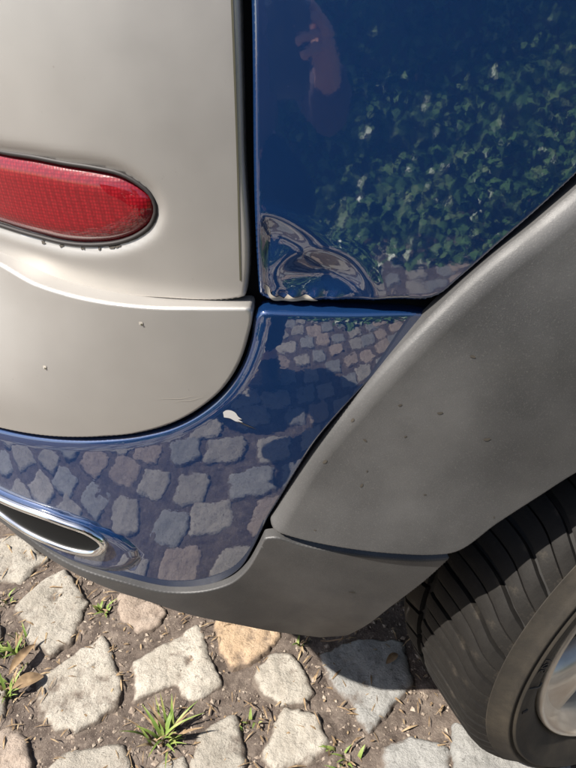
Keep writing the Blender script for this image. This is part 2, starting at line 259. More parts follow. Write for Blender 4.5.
# outlines on the skin as (arc length s, height z), stones and tufts as ground points, all in metres
OUT = {
  'tailgate': ["up", [[-0.5, 1.08], [-0.2, 1.1], [-0.032, 1.1], [-0.0262, 0.8818], [-0.0271, 0.8066], [-0.0285, 0.7187], [-0.0304, 0.7088], [-0.0376, 0.707], [-0.0932, 0.7039], [-0.133, 0.7029], [-0.1727, 0.7044], [-0.2039, 0.708], [-0.2267, 0.7128], [-0.2464, 0.7181], [-0.3, 0.72], [-0.4, 0.721], [-0.5, 0.722]]],
  'tail_edge': ["up", [[-0.0262, 0.8818], [-0.029, 0.7088]]],
  'quarter': ["up", [[-0.023, 1.1], [-0.0198, 0.8818], [-0.0212, 0.73], [-0.0205, 0.7106], [-0.017, 0.7075], [0.0083, 0.7055], [0.0436, 0.7053], [0.0791, 0.706], [0.1023, 0.7059], [0.1078, 0.708], [0.1202, 0.7197], [0.1439, 0.744], [0.1668, 0.7668], [0.1865, 0.7871], [0.2186, 0.8263], [0.3, 0.905], [0.42, 0.945], [0.55, 0.945], [0.55, 1.1]]],
  'bumper_side': ["bu", [[-0.0178, 0.7025], [0.0083, 0.7014], [0.0433, 0.6991], [0.0803, 0.6966], [0.1092, 0.6928], [0.1098, 0.6887], [0.0983, 0.6775], [0.084, 0.6628], [0.0623, 0.6411], [0.0406, 0.6136], [0.024, 0.5887], [0.0083, 0.5567], [-0.0072, 0.5207], [-0.0165, 0.4997], [-0.0245, 0.4772], [-0.0353, 0.4469], [-0.0489, 0.4175], [-0.0654, 0.4011], [-0.087, 0.3902], [-0.1224, 0.3896], [-0.1691, 0.4032], [-0.217, 0.4161], [-0.2557, 0.437], [-0.2848, 0.4608], [-0.4, 0.464], [-0.48, 0.465], [-0.48, 0.57], [-0.36, 0.571], [-0.2403, 0.5734], [-0.1828, 0.5791], [-0.1487, 0.5846], [-0.1158, 0.5923], [-0.0882, 0.6027], [-0.0646, 0.6186], [-0.0453, 0.639], [-0.0324, 0.6615], [-0.0262, 0.681], [-0.0227, 0.698]]],
  'bumper_centre': ["bu", [[-0.0252, 0.7055], [-0.0598, 0.7055], [-0.0937, 0.7054], [-0.1214, 0.7062], [-0.1558, 0.7084], [-0.1835, 0.7112], [-0.2211, 0.7191], [-0.33, 0.717], [-0.48, 0.718], [-0.48, 0.575], [-0.35, 0.5755], [-0.239, 0.5771], [-0.182, 0.5824], [-0.1496, 0.5879], [-0.1169, 0.5953], [-0.091, 0.6056], [-0.0667, 0.6215], [-0.0474, 0.6408], [-0.0345, 0.6632], [-0.0281, 0.6826], [-0.0247, 0.7003]]],
  'cladding': ["cl", [[0.42, 0.915], [0.3, 0.882], [0.1819, 0.7762], [0.1622, 0.7578], [0.1394, 0.7379], [0.1131, 0.7107], [0.0796, 0.6693], [0.0436, 0.615], [0.0139, 0.5631], [-0.0043, 0.5233], [-0.0113, 0.5065], [-0.0167, 0.4959], [-0.0132, 0.4901], [0.0106, 0.4861], [0.049, 0.4825], [0.0949, 0.4805], [0.1197, 0.4804], [0.1377, 0.4826], [0.1735, 0.5149], [0.2023, 0.5402], [0.227, 0.562], [0.2646, 0.5865], [0.3104, 0.6022], [0.3743, 0.6065], [0.46, 0.612], [0.6, 0.56], [0.66, 0.5], [0.68, 0.9], [0.55, 0.918]]],
  'valance': ["va", [[-0.0215, 0.481], [-0.0116, 0.483], [0.0107, 0.4752], [0.0509, 0.4684], [0.0988, 0.4657], [0.1241, 0.4668], [0.1409, 0.4712], [0.1295, 0.4377], [0.1076, 0.3793], [0.0843, 0.3065], [0.0718, 0.2775], [0.0389, 0.264], [-0.0108, 0.2827], [-0.0664, 0.3216], [-0.1154, 0.3527], [-0.1422, 0.3712], [-0.1874, 0.3917], [-0.224, 0.4104], [-0.2524, 0.4276], [-0.2834, 0.4462], [-0.42, 0.447], [-0.48, 0.447], [-0.48, 0.46], [-0.4, 0.461], [-0.2767, 0.4613], [-0.2484, 0.4387], [-0.2111, 0.4175], [-0.1643, 0.4049], [-0.1185, 0.392], [-0.0807, 0.3957], [-0.0578, 0.4076], [-0.0427, 0.4268], [-0.0297, 0.4566]]],
  'lens': ["up", [[-0.3, 0.802], [-0.25, 0.801], [-0.2038, 0.7973], [-0.1748, 0.7964], [-0.1495, 0.7943], [-0.1256, 0.7926], [-0.1083, 0.7898], [-0.0969, 0.7842], [-0.0891, 0.777], [-0.087, 0.7682], [-0.0919, 0.7587], [-0.1026, 0.7506], [-0.1172, 0.7446], [-0.1379, 0.7405], [-0.166, 0.7388], [-0.1856, 0.7399], [-0.2082, 0.7412], [-0.23, 0.7425], [-0.27, 0.744], [-0.3, 0.75], [-0.325, 0.765], [-0.33, 0.785], [-0.32, 0.796]]],
  'trim_ring': ["bu", [[-0.45, 0.49], [-0.36, 0.4895], [-0.2741, 0.4855], [-0.2502, 0.4845], [-0.2233, 0.4833], [-0.1993, 0.4793], [-0.1797, 0.4737], [-0.1706, 0.4646], [-0.1697, 0.4562], [-0.179, 0.4452], [-0.1997, 0.4407], [-0.225, 0.4434], [-0.2512, 0.4494], [-0.284, 0.4627], [-0.38, 0.4675], [-0.45, 0.4735]]],
  'trim_lip': ["bu", [[-0.46, 0.495], [-0.272, 0.4905], [-0.2215, 0.4893], [-0.178, 0.481], [-0.1549, 0.4691], [-0.1417, 0.4521], [-0.1418, 0.4368], [-0.1556, 0.4206], [-0.1772, 0.4113], [-0.2023, 0.412], [-0.2369, 0.4232], [-0.2677, 0.4382], [-0.2891, 0.4513], [-0.4, 0.459], [-0.46, 0.464]]],
  'trim_slot': ["bu", [[-0.2508, 0.4829], [-0.2228, 0.4848], [-0.1989, 0.4808], [-0.1794, 0.4752], [-0.1733, 0.4655], [-0.176, 0.4577], [-0.1883, 0.4545], [-0.2098, 0.4592], [-0.2328, 0.4701]]],
  'chip_white': ["bu", [[-0.0495, 0.6187], [-0.0472, 0.6206], [-0.0434, 0.6205], [-0.0397, 0.6177], [-0.0384, 0.6148], [-0.0354, 0.6119], [-0.0385, 0.6119], [-0.0348, 0.6089], [-0.0402, 0.6099], [-0.0446, 0.6129], [-0.0491, 0.6139]]],
  'chip_line': ["bu", [[-0.0401, 0.6109], [-0.0326, 0.6069], [-0.0243, 0.6019], [-0.0326, 0.6059]]],
  'chip_edge': ["up", [[-0.0167, 0.7197], [-0.0133, 0.7168], [-0.012, 0.7115], [-0.0085, 0.7092], [-0.0064, 0.71], [-0.0029, 0.7077], [-0.0001, 0.7116], [0.0034, 0.7093], [0.0083, 0.7094], [0.0125, 0.7109], [0.0174, 0.7086], [0.021, 0.707], [0.0083, 0.7063], [-0.0022, 0.7062], [-0.0114, 0.7076], [-0.0141, 0.7107]]],
  'dentpts': ["up", [[0.0218, 0.723], [-0.0162, 0.7617], [0.0078, 0.7512], [0.0382, 0.7359], [0.0506, 0.7152], [0.0013, 0.736], [-0.0133, 0.7477], [0.0083, 0.7109]]],
  'spots': ["cl", [[0.0836, 0.6279], [0.1129, 0.6226], [0.0499, 0.6114], [0.1675, 0.5224], [0.0634, 0.5646], [0.0233, 0.4998], [0.0601, 0.5942]]],
  'spots_va': ["va", [[0.0629, 0.401], [0.1199, 0.4421], [0.0121, 0.375]]],
  'drops': ["bu", [[-0.1824, 0.6478], [-0.1015, 0.6929], [-0.0566, 0.7026], [-0.1669, 0.6719], [-0.0668, 0.7025]]],
  'scratch': ["bu", [[-0.0913, 0.6338], [-0.077, 0.6297], [-0.0624, 0.6271]]],
  'misc': ["up", [[-0.03, 0.8818], [-0.0302, 0.8065], [-0.0329, 0.7149]]],
  'stones': [[[-0.5706, 0.8234], [-0.5443, 0.8368], [-0.4608, 0.7822], [-0.4766, 0.7577], [-0.4918, 0.7203], [-0.5509, 0.7341], [-0.5932, 0.8076]], [[-0.4799, 0.6641], [-0.4552, 0.7203], [-0.4177, 0.7505], [-0.3848, 0.7113], [-0.3562, 0.6766], [-0.362, 0.6072], [-0.3901, 0.5834], [-0.4384, 0.6072], [-0.4504, 0.6379]], [[-0.3864, 0.5338], [-0.3566, 0.5658], [-0.3127, 0.609], [-0.2956, 0.5888], [-0.2591, 0.5274], [-0.2577, 0.4976], [-0.3027, 0.4596], [-0.3316, 0.4596], [-0.3688, 0.4782]], [[-0.3266, 0.4051], [-0.3115, 0.4295], [-0.2691, 0.4375], [-0.2331, 0.4402], [-0.215, 0.4051], [-0.2125, 0.3666], [-0.3038, 0.3666]], [[-0.306, 0.6872], [-0.3011, 0.6959], [-0.2625, 0.6916], [-0.2189, 0.6682], [-0.2128, 0.6539], [-0.2207, 0.632], [-0.2524, 0.6147], [-0.2876, 0.6418]], [[-0.2459, 0.5641], [-0.213, 0.5924], [-0.181, 0.6072], [-0.1579, 0.632], [-0.1387, 0.6147], [-0.1308, 0.5763], [-0.1035, 0.529], [-0.133, 0.5068], [-0.1542, 0.5068], [-0.1711, 0.5178], [-0.1714, 0.529], [-0.1986, 0.5178], [-0.2272, 0.5022]], [[-0.1258, 0.634], [-0.1094, 0.658], [-0.0224, 0.6498], [-0.0166, 0.6053], [-0.0575, 0.5641], [-0.0903, 0.5555], [-0.1087, 0.5816]], [[-0.0563, 0.5421], [-0.0275, 0.5781], [0.0, 0.5816], [0.0283, 0.5487], [0.0396, 0.5146], [0.0179, 0.4946], [-0.015, 0.4991], [-0.0394, 0.5084]], [[-0.0089, 0.4931], [0.0208, 0.4901], [0.0442, 0.4812], [0.0593, 0.4389], [0.037, 0.4127], [-0.0177, 0.4051], [-0.0362, 0.4256], [-0.023, 0.4554]], [[-0.1309, 0.4471], [-0.1075, 0.4667], [-0.0781, 0.4812], [-0.0661, 0.4568], [-0.0597, 0.423], [-0.0643, 0.3902], [-0.103, 0.3783], [-0.1339, 0.4088]], [[0.1315, 0.4309], [0.1729, 0.4512], [0.2072, 0.4443], [0.228, 0.4309], [0.2114, 0.3783], [0.1199, 0.3666]], [[0.0548, 0.5745], [0.1192, 0.6034], [0.1847, 0.5997], [0.1918, 0.5306], [0.1519, 0.4916], [0.1123, 0.4582], [0.0957, 0.4961], [0.065, 0.5306]], [[0.244, 0.4667], [0.3, 0.4416], [0.3784, 0.4256], [0.3817, 0.3842], [0.2764, 0.3666], [0.2291, 0.3964]], [[-0.449, 0.5388], [-0.4349, 0.5274], [-0.4158, 0.4782], [-0.4353, 0.4724], [-0.481, 0.4916], [-0.4919, 0.5306]], [[-0.4152, 0.4596], [-0.4005, 0.4695], [-0.3744, 0.4512], [-0.3484, 0.4051], [-0.369, 0.3666], [-0.4257, 0.3902], [-0.4461, 0.4484]], [[-0.1873, 0.4026], [-0.1704, 0.4217], [-0.1419, 0.4256], [-0.1294, 0.3964], [-0.1147, 0.3666], [-0.1787, 0.3609]], [[-0.552, 0.658], [-0.5122, 0.6662], [-0.4813, 0.6223], [-0.4738, 0.5816], [-0.5224, 0.5781]]],
  'tufts': [[-0.1781, 0.4484], [-0.443, 0.5816], [-0.4256, 0.5997], [-0.4311, 0.5146], [-0.3205, 0.662], [0.0198, 0.5997], [-0.1588, 0.4349], [0.079, 0.4217], [-0.4947, 0.6787], [-0.0553, 0.4695]],
}

# ------------------------------------------------------------------ panels on the body skin
def smooth_loop(P, closed=True, step=.002, sig=.0016, sharp=38):
    P = np.asarray(P, float); n = len(P); res = []
    turn = []
    for i in range(n):
        a = P[i]-P[i-1]; b_ = P[(i+1) % n]-P[i]
        turn.append(abs(math.degrees(math.atan2(a[0]*b_[1]-a[1]*b_[0], a@b_))))
    for i in range(n if closed else n-1):
        p1, p2 = P[i], P[(i+1) % n]; p0, p3 = P[i-1], P[(i+2) % n]; L = np.linalg.norm(p2-p1)
        def tang(a, b_, c):
            la = np.linalg.norm(b_-a); lb = np.linalg.norm(c-b_)
            return ((b_-a)/la*lb + (c-b_)/lb*la)/(la+lb)
        t1 = (p2-p1)/L if (turn[i] > sharp or (not closed and i == 0)) else tang(p0, p1, p2)
        t2 = (p2-p1)/L if (turn[(i+1) % n] > sharp or (not closed and i == n-2)) else tang(p1, p2, p3)
        k = max(2, int(L/step)); t = np.arange(k)/k; t = t[:, None]
        res.append((2*t**3-3*t**2+1)*p1+(t**3-2*t**2+t)*L*t1+(-2*t**3+3*t**2)*p2+(t**3-t**2)*L*t2)
    Q = np.concatenate(res)
    if not closed: return np.vstack([Q, P[-1:]])
    kk = np.exp(-.5*(np.arange(-6, 7)*step/sig)**2); kk /= kk.sum()
    return np.stack([np.convolve(np.concatenate([Q[-6:, c], Q[:, c], Q[:6, c]]), kk, mode='valid') for c in (0, 1)], 1)
def seg_dist(pts, poly, closed=True):
    A = poly; B = np.roll(poly, -1, 0)
    if not closed: A, B = A[:-1], B[:-1]
    D = B-A; LL = (D**2).sum(1)+1e-14; o = np.empty(len(pts))
    for i in range(0, len(pts), 1500):
        q = pts[i:i+1500, None]-A[None]; t = np.clip((q*D).sum(-1)/LL, 0, 1)
        o[i:i+1500] = np.sqrt(((q-t[..., None]*D)**2).sum(-1)).min(1)
    return o
def inside(pts, poly):
    A = poly; B = np.roll(poly, -1, 0); r = np.zeros(len(pts), bool)
    for i in range(0, len(pts), 1500):
        x = pts[i:i+1500, 0][:, None]; y = pts[i:i+1500, 1][:, None]
        c = ((A[:, 1] > y) != (B[:, 1] > y)) & (x < (B[:, 0]-A[:, 0])*(y-A[:, 1])/(B[:, 1]-A[:, 1]+1e-18)+A[:, 0])
        r[i:i+1500] = c.sum(1) % 2 == 1
    return r
class Panel:
    """a sheet lying on the body skin: outline in (s, z), rounded edges, a return skirt"""
    def __init__(s, kind, outline, r=.004, off=0., extra=None, shape='roll', power=1.):
        s.kind = kind; s.r = r; s.off = off; s.extra = extra; s.poly = smooth_loop(outline); s.power = power
        A = s.poly; area = .5*np.sum(A[:, 0]*np.roll(A[:, 1], -1)-np.roll(A[:, 0], -1)*A[:, 1])
        if area < 0: s.poly = A[::-1].copy()
    def h(s, q):
        d = seg_dist(q, s.poly); ins = inside(q, s.poly)
        e = np.clip(s.r-d, 0, s.r); hh = -(s.r-np.sqrt(np.maximum(s.r**2-e**2, 0)))*s.power
        hh = np.where(ins | (d < 1e-6), hh, -s.r*s.power-2*d)
        return hh + s.off + (s.extra(q) if s.extra else 0)
    def P(s, q): return skin(s.kind, q[:, 0], q[:, 1], s.h(q))
    def normal(s, q, e=.00025):
        du = s.P(q+[e, 0])-s.P(q-[e, 0]); dv = s.P(q+[0, e])-s.P(q-[0, e])
        n = np.cross(du, dv); return n/np.linalg.norm(n, axis=1)[:, None]
    def build(s, name, m, parent, grid=.006, skirt=.012, fine=None, rings=()):
        loop = s.poly; nb = len(loop)
        t = np.roll(loop, -1, 0)-np.roll(loop, 1, 0); t /= np.linalg.norm(t, axis=1)[:, None]; inn = np.stack([-t[:, 1], t[:, 0]], 1)
        pts = [loop]
        for d in [s.r*k for k in (.12, .35, .65, 1.0)]+list(rings):
            q = loop[::2]+inn[::2]*d; ok = (seg_dist(q, loop) > d*.93) & inside(q, loop); pts.append(q[ok])
        lo, hi = loop.min(0), loop.max(0)
        gx, gy = np.meshgrid(np.arange(lo[0], hi[0], grid), np.arange(lo[1], hi[1], grid)); g = np.stack([gx.ravel(), gy.ravel()], 1)
        g[:, 0] += grid*.5*(np.round((g[:, 1]-lo[1])/grid) % 2)
        sets = [(g, grid, None)]
        if fine:
            (x0, x1, y0, y1, st) = fine
            keep = ~((g[:, 0] > x0) & (g[:, 0] < x1) & (g[:, 1] > y0) & (g[:, 1] < y1)); sets = [(g[keep], grid, None)]
            fx_, fy_ = np.meshgrid(np.arange(x0, x1, st), np.arange(y0, y1, st)); f_ = np.stack([fx_.ravel(), fy_.ravel()], 1); f_[:, 0] += st*.5*(np.round((f_[:, 1]-y0)/st) % 2)
            sets.append((f_, st, None))
        for (q, st, _) in sets:
            ok = inside(q, loop); q = q[ok]; q = q[seg_dist(q, loop) > s.r+min(st*.5, .002)]; pts.append(q)
        allp = np.concatenate(pts)
        vs, es, fs, *_ = delaunay_2d_cdt([Vector(p) for p in allp], [(i, (i+1) % nb) for i in range(nb)], [list(range(nb))], 1, 1e-7)
        q = np.array([tuple(p) for p in vs]); V = s.P(q); Nn = s.normal(q); F = [tuple(f) for f in fs]
        # make faces point outwards
        F2 = []
        for f in F:
            a, b_, c = q[f[0]], q[f[1]], q[f[2]]
            F2.append(f if (b_[0]-a[0])*(c[1]-a[1])-(b_[1]-a[1])*(c[0]-a[0]) > 0 else f[::-1])
        # skirt: own vertices, going inwards
        Lp = s.P(loop); ph = np.interp(loop[:, 0], _S, _PH); nin = np.stack([-np.sin(ph), np.cos(ph), 0*ph], 1)
        base = len(V); low = Lp+nin*skirt
        out_dir = np.stack([np.cos(ph)*-inn[:, 0], np.sin(ph)*-inn[:, 0], -inn[:, 1]], 1)
        V = np.concatenate([V, Lp, low]); Nn = np.concatenate([Nn, out_dir, out_dir])
        for i in range(nb):
            j = (i+1) % nb; F2.append((base+j, base+i, base+nb+i, base+nb+j))
        return mesh_obj(name, V, F2, m, parent, True, Nn)
def patch(pan, outline, name, m, parent, lift=.0004, step=.0015, smooth_it=True):
    """a thin mark lying on a panel, following its relief"""
    poly = smooth_loop(outline, step=step, sig=.0005, sharp=50) if smooth_it else np.asarray(outline, float)
    nb = len(poly); lo, hi = poly.min(0), poly.max(0)
    gx, gy = np.meshgrid(np.arange(lo[0], hi[0], .0025), np.arange(lo[1], hi[1], .0025)); g = np.stack([gx.ravel(), gy.ravel()], 1)
    g = g[inside(g, poly)]; g = g[seg_dist(g, poly) > .0008] if len(g) else g
    vs, es, fs, *_ = delaunay_2d_cdt([Vector(p) for p in np.concatenate([poly, g])], [(i, (i+1) % nb) for i in range(nb)], [list(range(nb))], 1, 1e-7)
    q = np.array([tuple(p) for p in vs]); n = pan.normal(q); top = pan.P(q)+n*lift; F = []
    for f in fs:
        a, b_, c = q[f[0]], q[f[1]], q[f[2]]
        F.append(tuple(f) if (b_[0]-a[0])*(c[1]-a[1])-(b_[1]-a[1])*(c[0]-a[0]) > 0 else tuple(f)[::-1])
    return mesh_obj(name, top, F, m, parent, True, n)
O = {k: np.array(v[1]) for k, v in OUT.items() if isinstance(v[0], str)}

# ------------------------------------------------------------------ ground
def axis(lo, hi, fine0, fine1, st):
    a = list(np.arange(fine0, fine1+1e-9, st)); d = st
    x = fine0
    while x > lo: d *= 1.35; x -= d; a.insert(0, x)
    x = fine1; d = st
    while x < hi: d *= 1.35; x += d; a.append(x)
    return np.array(a)
gx = axis(-60, 60, -.72, .45, .0055); gy = axis(-60, 60, .36, .95, .0055)
X, Y = np.meshgrid(gx, gy); near = np.exp(-np.maximum(0, np.hypot(X, Y-.4)-1.2))
Z = (fbm(np.stack([X*14, Y*14, 0*X], -1), 5)*.008+np.abs(fbm(np.stack([X*60, Y*60, 0*X+5], -1), 4))*.006)*near
mb = MB(); mb.grid(np.stack([X, Y, Z], -1)); ground = mb.build('ground', M['soil']); tag(ground, 'brown soil between the cobbles', kind='structure')
def stone_mesh(name, outline, seed, grid=.0042, h=.011, rough=.005, jag=.006):
    """flat-topped, rough-edged stone with its foot in the soil"""
    P = np.asarray(outline, float); c = P.mean(0)
    L = smooth_loop(P-c, step=grid, sig=max(.0065, grid*.8), sharp=-1)
    rad = np.linalg.norm(L, axis=1)[:, None]
    L = L+L/np.maximum(rad, 1e-6)*(fbm(np.concatenate([L*50, np.full((len(L), 1), seed*3.1)], 1), 4)[:, None]*jag*1.6+fbm(np.concatenate([L*170, np.full((len(L), 1), seed*5.3)], 1), 3)[:, None]*.0022)
    nb = len(L); lo, hi = L.min(0), L.max(0)
    gx_, gy_ = np.meshgrid(np.arange(lo[0], hi[0], grid), np.arange(lo[1], hi[1], grid)); g = np.stack([gx_.ravel(), gy_.ravel()], 1)+rng.uniform(-.3, .3, (gx_.size, 2))*grid
    g = g[inside(g, L)]; g = g[seg_dist(g, L) > grid*.55]
    vs, es, fs, *_ = delaunay_2d_cdt([Vector(p) for p in np.concatenate([L, g])], [(k, (k+1) % nb) for k in range(nb)], [list(range(nb))], 1, 1e-7)
    q = np.array([tuple(p) for p in vs]); d = seg_dist(q, L); n3 = np.column_stack([q*26, np.full(len(q), seed*1.7)])
    wd = .014*(1+.5*fbm(n3*.8+4, 2)); e = 1-np.clip(d/wd, 0, 1)
    z = h*(1-e**2.2)-.006*(e > .99) + fbm(n3, 5)*rough*(1-.6*e) + rough*.9*np.minimum(0, fbm(n3*2.7+9, 4)) - rough*1.1*np.maximum(0, fbm(n3*1.1+21, 3)-.2)*(1-e)
    V = np.column_stack([q, z]); F = [tuple(f) if np.cross(q[f[1]]-q[f[0]], q[f[2]]-q[f[0]]) > 0 else tuple(f)[::-1] for f in fs]
    base = len(V); Lz = seg_map(q, L, z)
    V = np.concatenate([V, np.column_stack([L, Lz]), np.column_stack([L*1.04, Lz*0-.035])])
    for k in range(nb): k2 = (k+1) % nb; F.append((base+k2, base+k, base+nb+k, base+nb+k2))
    me = bpy.data.meshes.new(name); me.from_pydata([tuple(map(float, p)) for p in V], [], F); me.polygons.foreach_set('use_smooth', [True]*len(me.polygons)); me.update()
    return me, c
def seg_map(q, L, z): return np.array([z[np.argmin(((q-p)**2).sum(1))] for p in L])
smat = {6: 'stone_orange', 4: 'stone_pink', 10: 'stone_grey', 11: 'stone_grey', 12: 'stone_grey', 14: 'stone_pink'}
cent = []
for i, g in enumerate(OUT['stones']):
    gg = np.array(g); gg = gg.mean(0)+(gg-gg.mean(0))*1.13
    me, c = stone_mesh('cobblestone', gg, i+1, grid=.0036, h=.019 if i == 12 else .010, rough=.0055, jag=.0045)
    me.materials.append(M[smat.get(i, 'stone')])
    o = bpy.data.objects.new('cobblestone', me); col.objects.link(o); o.location = (c[0], c[1], 0); o.parent = ground; cent.append(c)
cent = np.array(cent)
variants = []
for k in range(14):
    a = np.linspace(0, 2*math.pi, 12, endpoint=False)+.26+rng.normal(0, .06, 12); p = 9.
    rr_ = 1/((np.abs(np.cos(a))**p+np.abs(np.sin(a))**p)**(1/p))
    L = np.stack([np.cos(a)*rr_*rng.uniform(.059, .065), np.sin(a)*rr_*rng.uniform(.055, .062)], 1)*rng.uniform(.91, 1.06, (12, 1))
    me, c = stone_mesh('cobblestone', L, 40+k, grid=.006); me.materials.append(M[['stone','stone','stone_grey','stone','stone_pink','stone','stone_grey'][k % 7]]); variants.append(me)
def in_view(x, y):
    d = .857*y+.515*.865; v = (.857*.865-.515*y)/d*578+384; u = 288+578*x/d
    return -35 < u < 611 and v < 800 and v > 520
for iy, yy in enumerate(np.arange(-1.25, 1.10, .133)):
    for ix, xx in enumerate(np.arange(-1.10, 1.35, .140)):
        x = xx+rng.normal(0, .012)+(.062 if iy % 2 else 0); y = yy+rng.normal(0, .012)
        if np.min(np.hypot(cent[:, 0]-x, cent[:, 1]-y)) < .118: continue
        if in_view(x, y) and y < .82 and x < .1: continue
        if y > .62 and x > .15: continue
        if y < -.95 and abs(x) > 1.1: continue
        o = bpy.data.objects.new('cobblestone', variants[int(rng.integers(14))]); col.objects.link(o)
        o.location = (x, y, rng.uniform(-.004, .003)); o.rotation_euler = (rng.normal(0, .03), rng.normal(0, .03), rng.normal(0, .12)+math.pi/2*int(rng.integers(4))); o.parent = ground
# loose grit
def scatter_grit(n, r0, r1, name, m, seed):
    g = np.random.default_rng(seed); tv = np.array([(1,0,0),(0,1,0),(-1,0,0),(0,-1,0),(.1,.1,.75),(0,0,-.6)]); tf = [(0,1,4),(1,2,4),(2,3,4),(3,0,4),(1,0,5),(2,1,5),(3,2,5),(0,3,5)]
    V = []; F = []
    xy = np.stack([g.uniform(-.72, .45, n), g.uniform(.36, .95, n), np.zeros(n)], 1); zz = .001+.008*fbm(xy*14, 5)
    for i in range(n):
        x, y = xy[i, :2]; r = r0+(r1-r0)*g.random()**6
        z = float(zz[i]); a = g.uniform(0, 6.28); ca, sa = math.cos(a), math.sin(a)
        p = tv*r*g.uniform(.5, 1.4, 3)*[1, 1, .7]*g.uniform(.45, 1.4, (6, 1)); p = np.stack([p[:, 0]*ca-p[:, 1]*sa, p[:, 0]*sa+p[:, 1]*ca, p[:, 2]], 1)+[x, y, z+r*.3]
        b0 = len(V); V += list(p); F += [tuple(k+b0 for k in f) for f in tf]
    return mesh_obj(name, V, F, m, None, False)
tag(scatter_grit(20000, .0005, .0050, 'gravel', M['grit'], 3), 'loose grit and crumbs of soil between the cobbles', 'gravel', kind='stuff')
# straw and dry bits
mb = MB(); g = np.random.default_rng(5)
for i in range(1200):
    x = g.uniform(-.7, .35); y = g.uniform(.38, .85); a = g.uniform(0, 6.28); L = (.004+.022*g.random()**2.2)*(1.7 if x < -.38 else 1); wd = g.uniform(.0005, .0017)
    z = .003+.007*g.random(); d = np.array([math.cos(a), math.sin(a), g.normal(0, .12)]); s_ = np.array([-math.sin(a), math.cos(a), .2])*wd; p = np.array([x, y, z]); k = np.array([0, 0, L*.12])
    mb.add([p-s_*.4, p+s_*.4, p+d*L*.5+s_+k, p+d*L*.5-s_+k, p+d*L+s_*.3, p+d*L-s_*.3], [(0,1,2,3), (3,2,4,5)])
tag(mb.build('plant_litter', M['litter'], None, False), 'dry straw and plant litter scattered in the joints', 'litter', kind='stuff')
# grass tufts
def tuft(loc, n, h, spread, label, seed, dry=.3):
    g = np.random.default_rng(seed); e = empty('grass_tuft', (loc[0], loc[1], 0)); tag(e, label, 'grass', 'grass tufts in the joints')
    for part, mm in (('green_blades', M['grass']), ('dry_blades', M['litter'])):
        mb = MB(); k = int(n*(1-dry)) if part[0] == 'g' else max(2, int(n*dry))
        for i in range(k):
            a = g.uniform(0, 6.28); r0 = g.uniform(0, spread); b0 = np.array([math.cos(a)*r0, math.sin(a)*r0, .002]); a2 = a+g.normal(0, .8)
            L = h*g.uniform(.5, 1.2); lean = g.uniform(.3, 1.1); wd = g.uniform(.0012, .0028); sd_ = np.array([-math.sin(a2), math.cos(a2), 0])*wd; rows = []
            for t in np.linspace(0, 1, 6):
                c = b0+np.array([math.cos(a2), math.sin(a2), 0])*L*lean*t**1.5+np.array([0, 0, L*(t-.55*lean*t*t)]); wt = (1-t**2.5)+.06; rows.append([c-sd_*wt, c+np.array([0,0,-.0004])+sd_*.0, c+sd_*wt])
            mb.grid(np.array(rows))
        mb.build(part, mm, e)['kind'] = 'stuff'
T = OUT['tufts']
tuft(T[0], 34, .055, .022, 'large tuft of grass with long arching blades among the pale cobbles', 1, .35)
tuft(T[1], 26, .03, .03, 'low green tuft at the left edge beside a dry leaf', 2, .25)
tuft(T[3], 20, .035, .02, 'sparse tuft at the left edge below the low green one', 3, .4)
tuft(T[4], 14, .022, .012, 'small bright green sprig just under the bumper trim', 4, .1)
tuft(T[7], 22, .02, .022, 'small tuft beside the flat grey cobble near the tyre', 5, .4)
tuft(T[9], 9, .016, .014, 'tiny weed in the joint right of the large tuft', 7, .3)
tuft(T[8], 9, .018, .016, 'tiny weed beside the topmost left cobble', 8, .3)
tuft(T[5], 10, .02, .012, 'tiny tuft at the edge of the shadow under the bumper', 6, .4)
def dry_leaf(p, rz, L, W, label):
    t = np.linspace(0, 1, 9); rows = []
    for u in t:
        wd = W*math.sin(math.pi*min(1, u*.95+.03))**.8; zc = .008+.10*L*math.sin(u*3)
        rows.append([(u*L-L/2, -wd, zc+wd*.55), (u*L-L/2, -wd*.5, zc+wd*.12), (u*L-L/2, 0, zc), (u*L-L/2, wd*.5, zc+wd*.15), (u*L-L/2, wd, zc+wd*.6)])
    mb = MB(); mb.grid(np.array(rows)); o = mb.build('dry_leaf', M['litter']); o.location = (p[0], p[1], .006); o.rotation_euler = (.1, .05, rz); tag(o, label, 'leaf', 'dry leaves on the ground')
dry_leaf((-.425, .565), 1.2, .055, .008, 'long curled straw-coloured leaf at the left edge')
dry_leaf((-.40, .525), .5, .045, .011, 'broad pale dry leaf touching the largest square cobble')
dry_leaf((.165, .565), .7, .028, .006, 'small brown dead leaf in the shadow under the bumper')
mb = MB(); mb.tube([(.055, .60, .01), (.065, .585, .03), (.085, .575, .05), (.09, .57, .085)], [.0016, .0014, .0012, .0008], 6)
tag(mb.build('twig', M['bark']), 'thin dark twig leaning up under the bumper corner', 'twig')

# ------------------------------------------------------------------ the car
car = empty('car', (.3, .9, 0)); tag(car, 'two-tone blue and silver car with grey wheel arch, seen at its rear corner', 'car')
CARM = Matrix.Translation((.3, .9, 0))
class CarRoot: pass
def to_car(o):
    o.matrix_parent_inverse = CARM.inverted(); return o
